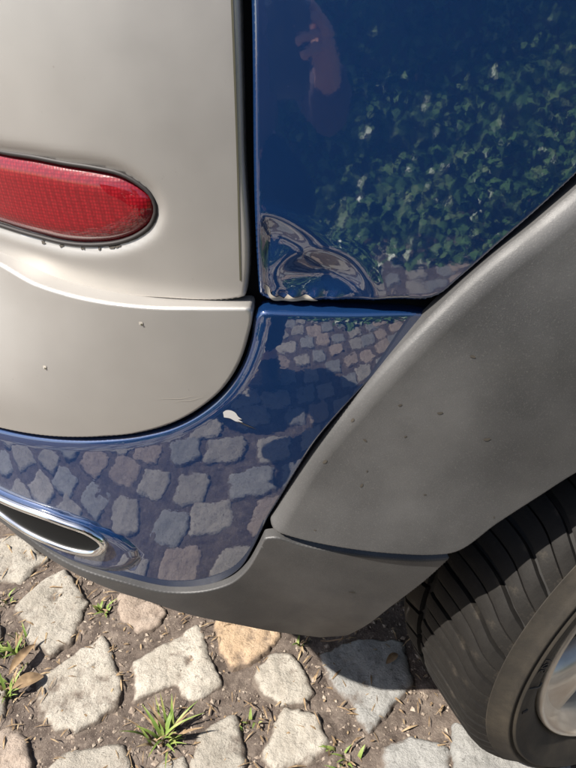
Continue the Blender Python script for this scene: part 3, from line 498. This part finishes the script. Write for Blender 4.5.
# tailgate with the dished seat of the lamp
lensP = Panel('up', O['lens'], r=.016, off=.0)
lens_loop = lensP.poly
def ex_tail(q):
    d = seg_dist(q, lens_loop[::2]); ins = inside(q, lens_loop)
    return np.where(ins, -.007*sm(0, .004, d)-.0035, -.0030*np.exp(-(d/.0055)**2))
tailP = Panel('up', O['tailgate'], r=.0035, extra=ex_tail)
tail = to_car(tailP.build('tailgate', M['silver'], car, grid=.007, skirt=.02, fine=(-.345, -.065, .72, .825, .003)))
sx = [(-.0335, 1.09), (-.0300, .8818), (-.0306, .8066), (-.0328, .722)]
sl = smooth_loop(np.array(sx), closed=False, step=.004); wl = .0006
patch(tailP, np.concatenate([sl-[wl, 0], (sl+[wl, 0])[::-1]]), 'edge_seam', M['seam'], tail, .0003, smooth_it=False)
# lamp lens: a domed lens in a rubber gasket
lensP.off = .0005; lensP.power = .55
lens = to_car(lensP.build('rear_lamp', M['lens'], car, grid=.004, skirt=.008)); tag(lens, 'oval red rear lamp lens')
ring = MB(); gl = lens_loop[::2]; gq = Panel('up', O['lens'], r=.001, off=-.0035)
ctr = skin('up', gl[:, 0], gl[:, 1], -.0030)
pts = [tuple(p) for p in ctr]; pts.append(pts[0]); ring.tube(pts, .0017, 6, cap=False); ring.build('gasket', M['gasket'], lens)
# blobs of dirt along the lower rim
g = np.random.default_rng(8)
for (s_, z, a_, b_) in ((-.1865, .7375, .0022, .0016), (-.169, .7365, .0018, .0012), (-.150, .7368, .0016, .0012), (-.1225, .7405, .0032, .0018), (-.1195, .7418, .0018, .0014), (-.135, .7385, .0012, .001)):
    k = np.linspace(0, 6.28, 10, endpoint=False); rr_ = 1+.35*np.array([g.normal() for _ in k])
    patch(tailP, np.stack([s_+np.cos(k)*a_*np.abs(rr_), z+np.sin(k)*b_*np.abs(rr_)], 1), 'grime_spot', M['dirt'], tail, .0006, smooth_it=False)
# quarter panel with the dent
def ex_dent(q):
    s_, z = q[:, 0], q[:, 1]
    wob = .03*np.sin(s_*95)+.03*np.sin(z*120+1)
    rho = np.sqrt(((s_+.026)/.082)**2+((z-.697)/.066)**2)+wob
    d = -.0026*(1-sm(.82, 1.06, rho)) + .0006*np.exp(-((rho-1.02)/.10)**2)
    c = np.sqrt(((s_-.0218)/.0180)**2+((z-.7245)/.0115)**2)
    d = d - .0032*np.exp(-.8*c**2) + .0005*np.exp(-((c-1.7)/.45)**2)
    k = np.sqrt(((s_+.0135)/.006)**2+((z-.749)/.010)**2); d = d-.0012*np.exp(-k**2)
    e = np.exp(-((z-.7085)/.004)**2)*sm(-.02, -.005, s_)*(1-sm(.025, .045, s_)); d = d + .0012*e*np.sin(s_*420)
    return d*sm(-.0212, -.013, s_)
quarP = Panel('up', O['quarter'], r=.0042, extra=ex_dent)
quarter = to_car(quarP.build('quarter_panel', M['blue_dull'], car, grid=.007, skirt=.02, fine=(-.02, .085, .706, .79, .0018))); tag(quarter, 'dark blue rear quarter panel with a dented lower corner')
patch(quarP, O['chip_edge'], 'paint_chip', M['chip'], quarter, .0008)
# bumper
_cb = smooth_loop(O['bumper_centre']); _cb = _cb[(_cb[:, 1] < .7005) & (_cb[:, 0] > -.375)]
def ex_bs(q):
    d = np.array([0.]*len(q)); dd = seg_dist(q, _cbs, closed=False)
    lip = seg_dist(q, _lip); li = inside(q, _lip)
    d = -.0036*np.clip(1-dd/.0135, 0, 1)**2
    return d + np.where(li, -.004*sm(0, .006, lip), .0)
# order the shared edge from top to far end
i0 = np.argmin(np.hypot(_cb[:, 0]+.0253, _cb[:, 1]-.698)); _cbs = np.roll(_cb, -i0, 0)
if _cbs[-1, 1] > _cbs[1, 1] and _cbs[1, 1] < _cbs[0, 1]: pass
gap = np.linalg.norm(np.diff(_cbs, axis=0), axis=1)
if gap.max() > .02: j = int(np.argmax(gap))+1; _cbs = np.roll(_cbs, -j, 0)
_lip = smooth_loop(O['trim_lip'])
bsP = Panel('bu', O['bumper_side'], r=.0030, extra=ex_bs)
bs = to_car(bsP.build('bumper_corner', M['blue'], car, grid=.007, skirt=.02, fine=(-.25, -.015, .58, .70, .0035), rings=(.0065, .0090, .0105, .0114, .0123, .0135, .0150))); tag(bs, 'glossy blue bumper corner mirroring the cobbles')
patch(bsP, O['chip_white'], 'paint_chip', M['chip_white'], bs, .0005)
patch(bsP, O['chip_line'], 'scratch', M['dirt'], bs, .0005)
bcP = Panel('bu', O['bumper_centre'], r=.0026)
bc = to_car(bcP.build('bumper_centre', M['silver'], car, grid=.007, skirt=.02))
def streak(pan, a, b_, w_, name, m_, par):
    t = np.linspace(0, 1, 12); p = np.array(a)+np.outer(t, np.array(b_)-np.array(a)); p[:, 1] += .0006*np.sin(t*9); wd = w_*np.sin(np.pi*np.clip(t, .03, .97)); n_ = np.array([-(b_[1]-a[1]), b_[0]-a[0]]); n_ = n_/np.linalg.norm(n_)
    patch(pan, np.concatenate([p-n_*wd[:, None], (p+n_*wd[:, None])[::-1]]), name, m_, par, .0003, smooth_it=False)
M['scuff'] = mat('paint_scuff', (.40,.365,.315), .7)[0]
for a, b_, w_ in (((-.098, .6295), (-.066, .6335), .0002), ((-.085, .6275), (-.062, .6325), .0002)):
    streak(bcP, a, b_, w_, 'scratch', M['scuff'], bc)
for (s_, z) in O['drops'][:2]:
    k = np.linspace(0, 6.28, 9, endpoint=False); patch(bcP, np.stack([s_+np.cos(k)*.0014, z+np.sin(k)*.0018*(1+.3*np.cos(2*k))], 1), 'paint_chip', M['scuff'], bc, .0005, smooth_it=False)
    patch(bcP, np.stack([s_+.0006+np.cos(k)*.0007, z-.0008+np.sin(k)*.0008], 1), 'paint_chip', M['seam'], bc, .0009, smooth_it=False)
# chrome-trimmed opening in the bumper
lipP = Panel('bu', O['trim_lip'], r=.011, off=.003, power=.6)
lip = to_car(lipP.build('opening_surround', M['blue'], car, grid=.005, skirt=.008))
rg = smooth_loop(O['trim_ring'])[::2]; mb = MB(); c = skin('bu', rg[:, 0], rg[:, 1], .004); pts = [tuple(p) for p in c]; pts.append(pts[0])
mb.tube(pts, .0040, 12, cap=False); chrome = mb.build('chrome_ring', M['chrome'], lip)
slotP = Panel('bu', O['trim_ring'], r=.004, off=.0035); slot = slotP.build('dark_insert', M['black'], lip, grid=.006, skirt=.004)
# grey parts
_rd = smooth_loop(O['cladding'][:12], closed=False)
clP = Panel('cl', O['cladding'], r=.0032, extra=lambda q: -.0065*np.clip(1-seg_dist(q, _rd, closed=False)/.013, 0, 1)**2)
cl = to_car(clP.build('wheel_arch', M['grey'], car, grid=.008, skirt=.012, rings=(.005, .007, .009, .011, .013))); tag(cl, 'matt grey wheel arch cladding with dust specks')
for (s_, z) in list(O['spots'])+[(.09, .60), (.13, .67), (.06, .55), (.15, .60), (.03, .57), (.11, .545)]:
    sz_ = random.uniform(.45, 1.15); a = random.uniform(0, 3); k = np.linspace(0, 6.28, 8, endpoint=False); p = np.stack([sz_*np.cos(k)*.0024*(1+.3*np.sin(3*k)), sz_*np.sin(k)*.0012], 1); ca, sa = math.cos(a), math.sin(a)
    patch(clP, np.stack([s_+p[:, 0]*ca-p[:, 1]*sa, z+p[:, 0]*sa+p[:, 1]*ca], 1), 'dirt_speck', M['dirt'], cl, .0004, smooth_it=False)
vaP = Panel('va', O['valance'], r=.0020)
va = to_car(vaP.build('lower_bumper', M['grey'], car, grid=.007, skirt=.010))
for (s_, z) in O['spots_va'][:1]:
    k = np.linspace(0, 6.28, 8, endpoint=False); patch(vaP, np.stack([s_+np.cos(k)*.0035, z+np.sin(k)*.0012], 1), 'dirt_speck', M['dirt'], va, .0004, smooth_it=False)
# black backing behind the panel gaps, underside and wheel housing
def backing(name, kind, s0, s1, z0, z1, off, m):
    ss = np.linspace(s0, s1, 60); zz = np.linspace(z0, z1, 14); A, B = np.meshgrid(ss, zz)
    P = skin(kind, A.ravel(), B.ravel(), off).reshape(14, 60, 3); mb = MB(); mb.grid(P); return to_car(mb.build(name, m, car))
backing('inner_panel', 'up', -.5, .56, .69, 1.09, -.017, M['black'])
backing('bumper_carrier', 'bu', -.48, -.03, .42, .695, -.02, M['black'])
backing('bumper_carrier', 'bu', -.031, .10, .56, .695, -.02, M['black'])
backing('bumper_carrier', 'bu', -.10, .018, .43, .57, -.021, M['black'])
backing('arch_carrier', 'cl', .0, .62, .60, .70, -.06, M['black'])
ff = Vector((math.cos(R(21)), math.sin(R(21)), 0)); inw = Vector((-math.sin(R(21)), math.cos(R(21)), 0)); WC = Vector((.466, .43, .287))
mb = MB()
ss = np.linspace(-.5, .12, 30)
lo_ = skin('va', ss, np.full(30, .46), -.045); hi_ = lo_+np.array(inw)*.30; lo_[:, 2] = np.where(ss > -.1, .47, .53); hi_[:, 2] = .45
mb.grid(np.stack([lo_, hi_], 0))
def slab(o0, f0, f1, i0, i1, z0, z1):
    P = [WC*0+Vector((WC.x, WC.y, 0))+ff*a+inw*b_+Vector((0, 0, z)) for z in (z0, z1) for a, b_ in ((f0, i0), (f1, i0), (f1, i1), (f0, i1))]
    o0.add(P, [(3,2,1,0), (4,5,6,7), (0,1,5,4), (1,2,6,5), (2,3,7,6), (3,0,4,7)])
slab(mb, -.40, 2.6, .33, 1.35, .34, .52)
slab(mb, -.80, -.42, .66, 1.35, .36, .53)
slab(mb, .42, 2.2, .03, .27, .20, .50)
ub = to_car(mb.build('underbody', M['black'], car, False))
# unseen muffler box added behind the bumper to cast shadow beside the tyre
mb = MB(); rows = []
for x, k in ((-.135, .55), (-.131, .85), (-.118, 1), (.015, 1), (.028, .85), (.032, .55)):
    rows.append([(x, .495+.022*(x+.07)+.072*k*math.copysign(abs(math.cos(t))**.7, math.cos(t)), .352+.064*k*math.copysign(abs(math.sin(t))**.7, math.sin(t))) for t in np.linspace(0, 2*math.pi, 28, endpoint=False)])
mb.grid(np.array(rows), closed_v=True); mb.f.append(tuple(range(27, -1, -1))); mb.f.append(tuple(range(140, 168)))
to_car(mb.build('shadow_muffler', M['seam'], car))
mb = MB(); th = np.linspace(R(42), R(185), 40)
lin = [[tuple(WC+ff*(-.35*math.cos(t))+Vector((0, 0, .35*math.sin(t)))+inw*y) for t in th] for y in (.11, .16, .22, .27)]
lin.append([tuple(WC+ff*(-.05*math.cos(t))+Vector((0, 0, .05*math.sin(t)))+inw*.275) for t in th]); mb.grid(np.array(lin)); to_car(mb.build('wheel_housing', M['black'], car))
# upper body beyond the frame: side glass, roof
ss = np.linspace(-.5, .56, 60); rows = []
for z, o_ in ((1.102, -.022), (1.16, -.03), (1.30, -.075), (1.42, -.13)): rows.append(skin('up', ss, np.full(60, 1.0), o_)*[1, 1, 0]+[0, 0, z])
mb = MB(); mb.grid(np.array(rows)); to_car(mb.build('window', M['glass'], car))
top = rows[-1]; mb = MB(); mb.grid(np.stack([top+[0, 0, .002], top*[.9, 1, 1]+np.array(inw)*.08+[0, 0, .05], top*[.8, 1, 1]+np.array(inw)*1.1+[0, 0, .07]], 0)); to_car(mb.build('roof', M['silver'], car))

# ---- wheel: tyre, tread blocks, rim (local: x forward, y inward, z up)
wheel = empty('wheel', (0, 0, 0)); wheel.parent = car; wheel.matrix_parent_inverse = CARM.inverted(); wheel.location = WC; wheel.rotation_euler = (0, 0, R(21))
def lathe(prof, n=120, a0=0, a1=2*math.pi, closed=True):
    t = np.linspace(a0, a1, n, endpoint=not closed); mb = MB()
    P = np.array([[(r*math.cos(a), y, r*math.sin(a)) for a in t] for r, y in prof]); mb.grid(P, closed_v=closed); return mb
def crown(y):
    u = abs((y-.0925)/.0825); return .2890-.0035*u*u-.018*max(0, (u-.70)/.30)**2
prof = [(.196,.030),(.203,.018),(.2095,.010),(.216,.0040),(.2225,.0005),(.2300,-.0030),(.2380,-.0048),(.2458,-.0046),(.2472,-.0070),(.2496,-.0068),(.2508,-.0030),(.2530,-.0016),(.2543,-.0048),(.2568,-.0036),(.2582,.0010),(.2625,.0046),(.2660,.0086)]
prof += [(crown(y)+.0001, y) for y in (.0112, .0122, .0128)] + [(crown(.0133)-.0055, .0133)]
lathe(prof, 160).build('tyre', M['rubber'], wheel)
lathe([(crown(.0133)-.0050, .0133)]+[(crown(y)-.0075, y) for y in np.linspace(.0175, .160, 14)]+[(.269,.170)], 160).build('tread_base', M['groove'], wheel)
prof = [(.269,.170),(.262,.177),(.245,.183),(.215,.178),(.20,.168)]
lathe(prof, 120).build('inner_sidewall', M['rubber'], wheel)
NP = 40; pitch = 2*math.pi/NP
def sweep(y):   # the grooves leave the inner groove and bend towards the shoulder
    u = (.118-y)/.09; return .06*u**4
def block_mesh(y0, y1, a0, a1, ny=14, nx=5, sw=sweep, out_h=0.):
    ys = np.linspace(y0, y1, ny); top = []
    for j, y in enumerate(ys):
        row = []
        for i in range(nx+1):
            u = i/nx; a = a0+(a1-a0)*u+sw(y); e = min(u, 1-u, .2)/.2; ed = .0007*(1-e)**2
            r = crown(y)-ed-(.0012 if j == ny-1 else 0); row.append((r*math.cos(a), y, r*math.sin(a)))
        top.append(row)
    P = np.array(top); mb = MB(); mb.grid(P)
    Q = P.copy(); sc = np.array([(crown(y)-.009)/crown(y) for y in ys])[:, None]; Q[..., 0] *= sc; Q[..., 2] *= sc
    for a, b_ in ((P[0], Q[0]), (Q[-1], P[-1]), (Q[:, 0], P[:, 0]), (P[:, -1], Q[:, -1])): mb.grid(np.stack([a, b_], 0))
    me = bpy.data.meshes.new('tread_block'); me.from_pydata(mb.v, [], mb.f); me.polygons.foreach_set('use_smooth', [True]*len(me.polygons)); me.materials.append(M['tread']); me.update(); return me
g2 = .0033/.288; g1 = .0010/.288
b1 = block_mesh(.0120, .116, g2, pitch*.50-g1); b2 = block_mesh(.0120, .112, pitch*.50+g1, pitch-g2)
b3 = block_mesh(.123, .172, g2, pitch-g2, ny=6, nx=5, sw=lambda y: .35*(y-.123)*4)
for k in range(NP):
    for me in (b1, b2, b3):
        o = bpy.data.objects.new('tread_block', me); col.objects.link(o); o.parent = wheel; o.rotation_euler = (0, -k*pitch, 0)
# moulded lettering on the sidewall
def sidewall_text(body, ang, r, size, flip=False):
    cu = bpy.data.curves.new('lettering', 'FONT'); cu.body = body; cu.size = size; cu.extrude = .0007; cu.align_x = 'CENTER'; cu.align_y = 'CENTER'
    t = bpy.data.objects.new('tmp', cu); col.objects.link(t); dg = bpy.context.evaluated_depsgraph_get(); me = bpy.data.meshes.new_from_object(t.evaluated_get(dg)); bpy.data.objects.remove(t)
    me.materials.clear(); me.materials.append(M['lettering']); o = bpy.data.objects.new('lettering', me); col.objects.link(o); o.parent = wheel
    rad = Vector((math.cos(ang), 0, math.sin(ang))); up = rad*(-1 if flip else 1); nrm = Vector((0, -1, 0)); xx = up.cross(nrm)
    o.matrix_local = Matrix.Translation(rad*r+Vector((0, -.0050, 0))) @ Matrix((xx, up, nrm)).transposed().to_4x4(); return o
sidewall_text('307', R(167.5), .2375, .0150)
sidewall_text('II', R(186), .2375, .010)
mb = MB()
q0 = [(r_*math.cos(R(a_)), -.0052+.0040*(r_ < .228), r_*math.sin(R(a_))) for r_, a_ in ((.2220, 177.0), (.2300, 176.4), (.2380, 175.8), (.2455, 175.4))]
mb.tube(q0, [.0007, .0009, .0009, .0007], 6); mb.build('mould_line', M['lettering'], wheel)
# rim
lathe([(.199,.034),(.2035,.0225),(.2078,.0140),(.2085,.0080),(.2075,.0045),(.2045,.0030),(.2000,.0050),(.1940,.0095),(.1870,.0160),(.1815,.0240),(.1790,.034),(.1780,.06),(.1770,.11),(.1770,.16)], 120).build('rim', M['alloy'], wheel)
for k in range(5):
    a = R(206)+k*2*math.pi/5; mb = MB(); rows = []
    for r, wd, y, th_ in ((.055, .030, .026, .03), (.09, .028, .022, .026), (.13, .031, .020, .024), (.165, .050, .0165, .022), (.184, .072, .0170, .018), (.192, .080, .0150, .012)):
        rr_ = []
        for (u, d_) in ((-1, th_), (-1, .008), (-.72, .0015), (-.25, 0), (.25, 0), (.72, .0015), (1, .008), (1, th_)):
            x = r; t = wd*u; rr_.append((x*math.cos(a)-t*math.sin(a), y+d_, x*math.sin(a)+t*math.cos(a)))
        rows.append(rr_)
    mb.grid(np.array(rows)); mb.build('spoke', M['alloy'], wheel)
lathe([(.0005,.018),(.03,.018),(.036,.021),(.058,.026),(.064,.034),(.064,.07)], 48).build('hub_cap', M['alloy'], wheel)
lathe([(.05,.085),(.135,.085),(.137,.088),(.137,.105)], 64).build('brake_disc', M['seam'], wheel)
# bits caught on the tyre
mb = MB(); P0 = Vector((.415, .455, .515)); mb.add([(0,0,0),(.006,.002,.002),(.009,.007,.004),(.004,.008,.003),(.005,.004,.0055)], [(0,1,4),(1,2,4),(2,3,4),(3,0,4),(3,2,1,0)])

# ------------------------------------------------------------------ ivy behind the photographer
def ivy(name, x0, x1, y0, h, n, label, seed):
    g = np.random.default_rng(seed); root = empty(name, ((x0+x1)/2, y0, 0)); tag(root, label, 'ivy')
    leaf = np.array([(0,0,0),(.30,.42,.05),(.16,.55,.02),(.0,1.0,-.06),(-.16,.55,.02),(-.30,.42,.05),(-.36,.08,.0),(.36,.08,.0),(0,.4,.07)])
    lf = [(0,7,8),(7,1,8),(1,2,8),(2,3,8),(3,4,8),(4,5,8),(5,6,8),(6,0,8)]
    xs = g.uniform(x0, x1, n); zs = h*g.random(n); q = np.stack([xs, zs, 0*xs+seed], 1)
    dep = .20*fbm(q*[2.2, 2.2, 1], 3)+.10*fbm(q*[7, 7, 1]+[0, 0, 4], 2)
    V = []; F = []
    for i in range(n):
        x = xs[i]; z = zs[i]
        depth = dep[i]
        y = y0 + (.60+.60*float(sm(-.1, 1.3, x)))*(1-min(1, z/1.25))**1.1 + depth*.8 - abs(g.normal(0, .05))
        sz = .035+.075*g.random()**1.6; yaw = g.normal(0, .8); pit = g.uniform(-.15, .75); rol = g.normal(0, .4)
        m_ = (Matrix.Rotation(yaw, 3, 'Z') @ Matrix.Rotation(-pit, 3, 'X') @ Matrix.Rotation(rol, 3, 'Y'))
        m_ = np.array(m_)
        p = (leaf*sz*g.uniform(.85, 1.15, 3)) @ m_.T + [x, y, max(.01, z)]
        b0 = len(V); V += list(p); F += [tuple(k+b0 for k in f) for f in lf]
    V = np.array(V)-[(x0+x1)/2, y0, 0]
    f = mesh_obj('foliage', V, F, M['ivy'], root, False); f['kind'] = 'stuff'
    for k in range(9):
        x = g.uniform(x0, x1); pts = []; z = 0.
        while z < h*.9: pts.append((x-(x0+x1)/2, -.03+.6*(1-min(1, z/1.05))**1.1+.05*g.normal(), z)); x += g.normal(0, .07); z += .16
        if len(pts) > 2: mb = MB(); mb.tube(pts, [.010-.006*i/len(pts) for i in range(len(pts))], 7); mb.build('stem', M['bark'], root)
ivy('ivy_hedge', -1.5, 2.7, -1.9, 1.6, 12500, 'dense dark green ivy hedge mirrored in the blue quarter panel', 11)
mb = MB(); mb.box((.5, -2.25, .72), (6.5, .3, 1.44)); mb.box((.5, -2.25, 1.47), (6.5, .36, .06)); tag(mb.build('light_stop_wall', M['wall'], None, False), 'plain unseen wall added behind the ivy to block light', 'wall')  # hidden wall, added so no light comes through the leaves

# ------------------------------------------------------------------ the photographer, mirrored in the paint
def skin_fig(name, chains, m, parent, sub=2):
    bm = bmesh.new(); lay = bm.verts.layers.skin.verify(); vs = {}; first = True
    for ch in chains:
        prev = None
        for (k, p, r) in ch:
            if k not in vs:
                v = bm.verts.new(p); v[lay].radius = (r, r) if not hasattr(r, '__len__') else r; vs[k] = v
                if first: v[lay].use_root = True; first = False
            if prev is not None and bm.edges.get((prev, vs[k])) is None: bm.edges.new((prev, vs[k]))
            prev = vs[k]
    me = bpy.data.meshes.new(name); bm.to_mesh(me); bm.free(); me.materials.append(m)
    o = bpy.data.objects.new(name, me); col.objects.link(o); o.parent = parent
    s_ = o.modifiers.new('skin', 'SKIN'); s_.use_smooth_shade = True; s_.branch_smoothing = .4
    u = o.modifiers.new('subdivision', 'SUBSURF'); u.levels = sub; u.render_levels = sub
    return o
person = empty('person', (-.2, -.6, 0)); tag(person, 'crouching photographer in a dark plum jacket holding a phone, mirrored in the paint', 'person')
PI_ = Matrix.Translation((-.2, -.6, 0)).inverted()
def pf(o): o.matrix_parent_inverse = PI_; return o
pel = (-.22, -.76, .55); kR = (.0, -.44, .50); kL = (-.40, -.46, .50); aR = (-.02, -.66, .10); aL = (-.38, -.68, .10)
che = (-.25, -.60, .86); nek = (-.27, -.54, 1.05); shR = (-.09, -.50, .955); shL = (-.415, -.54, .955)
elR = (.085, -.31, .73); wrR = (.056, -.090, .833); elL = (-.50, -.42, .74); wrL = (-.42, -.36, .615)
hipR = (-.13, -.74, .55); hipL = (-.31, -.74, .55)
HD = Vector((-.065, -.11, .12))   # head carried over the phone
def hd(x, y, z): return tuple(Vector((x, y, z))+HD)
def hn(x, y, z): return (x-.004, y-.052, z+.002)   # the hand closes on the phone
def mid(a, b_, t=.5): return tuple(a[i]+(b_[i]-a[i])*t for i in range(3))
# body: one continuous skin-coloured figure from feet to head with both hands
body = [[('pel', pel, .13), ('sp', mid(pel, che), .12), ('che', che, .135), ('nek0', mid(che, nek, .7), .075), ('nek', nek, .052), ('hd0', hd(-.205, -.405, 1.00), .068), ('hd1', hd(-.20, -.385, 1.07), .088), ('hd2', hd(-.205, -.395, 1.145), .075)],
 [('che', 0, 0), ('shR', shR, .060), ('auR', mid(shR, elR), .048), ('elR', elR, .040), ('afR', mid(elR, wrR), .038), ('wrR', wrR, (.026, .021)), ('paR', hn(.052, -.018, .858), (.034, .016)), ('pbR', hn(.046, -.012, .885), (.033, .013))],
 [('che', 0, 0), ('shL', shL, .060), ('auL', mid(shL, elL), .048), ('elL', elL, .040), ('afL', mid(elL, wrL), .036), ('wrL', wrL, (.026, .021)), ('paL', (-.40, -.31, .60), (.036, .016))],
 [('pel', 0, 0), ('hiR', hipR, .095), ('thR', mid(hipR, kR), .078), ('kR', kR, .060), ('shnR', mid(kR, aR), .055), ('aR', aR, .038), ('ftR', (-.01, -.59, .045), .036), ('toR', (.0, -.49, .03), .03)],
 [('pel', 0, 0), ('hiL', hipL, .095), ('thL', mid(hipL, kL), .078), ('kL', kL, .060), ('shnL', mid(kL, aL), .055), ('aL', aL, .038), ('ftL', (-.385, -.61, .045), .036), ('toL', (-.392, -.51, .03), .03)],
 [('hd0', 0, 0), ('jaw', hd(-.198, -.35, 1.005), .040)], [('hd1', 0, 0), ('nose', hd(-.19, -.285, 1.055), .012)],
 [('hd1', 0, 0), ('earR', hd(-.112, -.395, 1.07), .014)], [('hd1', 0, 0), ('earL', hd(-.298, -.40, 1.07), .014)]]
fing = [('i', (.030, -.004, .912), (.004, .004, .915), (-.018, .006, .905)), ('m', (.040, -.002, .897), (.010, .008, .893), (-.008, .010, .884)), ('r', (.044, -.002, .877), (.016, .009, .871), (.0, .010, .864)), ('p', (.046, -.004, .858), (.022, .008, .851), (.008, .009, .846))]
for k, a, b_, c in fing: body.append([('pbR' if k in 'im' else 'paR', 0, 0), (k+'0', hn(*a), .0095), (k+'1', hn(*b_), .0088), (k+'2', hn(*c), .0075)])
body.append([('paR', 0, 0), ('t0', hn(.040, -.040, .865), .0115), ('t1', hn(.022, -.050, .885), .0098), ('t2', hn(.008, -.046, .900), .0085)])
for k, dx, L in (('i', .018, .075), ('m', .006, .082), ('r', -.006, .076), ('p', -.018, .062)):
    body.append([('paL', 0, 0), (k+'0L', (-.395+dx, -.275, .598), .009), (k+'1L', (-.392+dx, -.275+L*.45, .588), .0085), (k+'2L', (-.39+dx, -.275+L*.75, .568), .007)])
body.append([('wrL', 0, 0), ('t0L', (-.365, -.335, .605), .012), ('t1L', (-.350, -.300, .598), .0095)])
pf(skin_fig('body', body, M['skin'], person))
jk = [[('pel', (-.22, -.75, .60), (.175, .15)), ('sp', mid(pel, che), (.165, .14)), ('che', che, (.175, .15)), ('col', mid(che, nek, .72), .085), ('col2', mid(che, nek, .92), .068)],
 [('che', 0, 0), ('shR', shR, .080), ('auR', mid(shR, elR), .064), ('elR', elR, .056), ('afR', mid(elR, wrR, .45), .052), ('cuR', mid(elR, wrR, .86), .042)],
 [('che', 0, 0), ('shL', shL, .080), ('auL', mid(shL, elL), .064), ('elL', elL, .056), ('afL', mid(elL, wrL, .45), .050), ('cuL', mid(elL, wrL, .88), .040)]]
pf(skin_fig('jacket', jk, M['jacket'], person))
tr = [[('pel', pel, (.165, .15)), ('b', (-.22, -.75, .62), .14)],
 [('pel', 0, 0), ('hiR', hipR, .112), ('thR', mid(hipR, kR), .098), ('kR', kR, .080), ('shnR', mid(kR, aR), .072), ('aR', mid(kR, aR, .93), .058)],
 [('pel', 0, 0), ('hiL', hipL, .112), ('thL', mid(hipL, kL), .098), ('kL', kL, .080), ('shnL', mid(kL, aL), .072), ('aL', mid(kL, aL, .93), .058)]]
pf(skin_fig('trousers', tr, M['trousers'], person))
for nm, a, b_, c in (('R', (-.02, -.68, .055), (-.01, -.58, .045), (.0, -.46, .035)), ('L', (-.38, -.70, .055), (-.385, -.60, .045), (-.392, -.48, .035))):
    pf(skin_fig('shoe', [[('a', a, .048), ('b', b_, .047), ('c', c, .036)]], M['shoe'], person))
pf(skin_fig('hair', [[('a', hd(-.206, -.425, 1.10), .088), ('b', hd(-.21, -.42, 1.16), .078)], [('a', 0, 0), ('c', hd(-.215, -.47, 1.03), .06)]], M['hair'], person))
for x in (-.225, -.165):
    mb = MB(); mb.tube([hd(x, -.312, 1.082), hd(x, -.302, 1.082), hd(x+.001, -.297, 1.082)], [.010, .009, .003], 10); pf(mb.build('eye', M['eye'], person))
mb = MB(); mb.tube([hd(-.215, -.314, 1.018), hd(-.193, -.306, 1.016), hd(-.172, -.314, 1.018)], [.002, .0045, .002], 8); pf(mb.build('mouth', mat('lips', (.33,.12,.10), .5)[0], person))
# phone behind the lens
bm = bmesh.new(); bmesh.ops.create_cube(bm, size=1); bmesh.ops.scale(bm, vec=(.076, .158, .0082), verts=bm.verts)
bmesh.ops.bevel(bm, geom=[e for e in bm.edges if abs(e.verts[0].co.z-e.verts[1].co.z) > .004], offset=.011, segments=5, affect='EDGES')
me = bpy.data.meshes.new('phone'); bm.to_mesh(me); bm.free(); me.materials.append(M['phone'])
ph_ = bpy.data.objects.new('phone', me); col.objects.link(ph_); tag(ph_, 'black phone held upright in the photographer\'s hand', 'phone')
ph_.matrix_world = Matrix.Translation(cam.location) @ cam.rotation_euler.to_matrix().to_4x4() @ Matrix.Translation((-.016, -.040, .046))
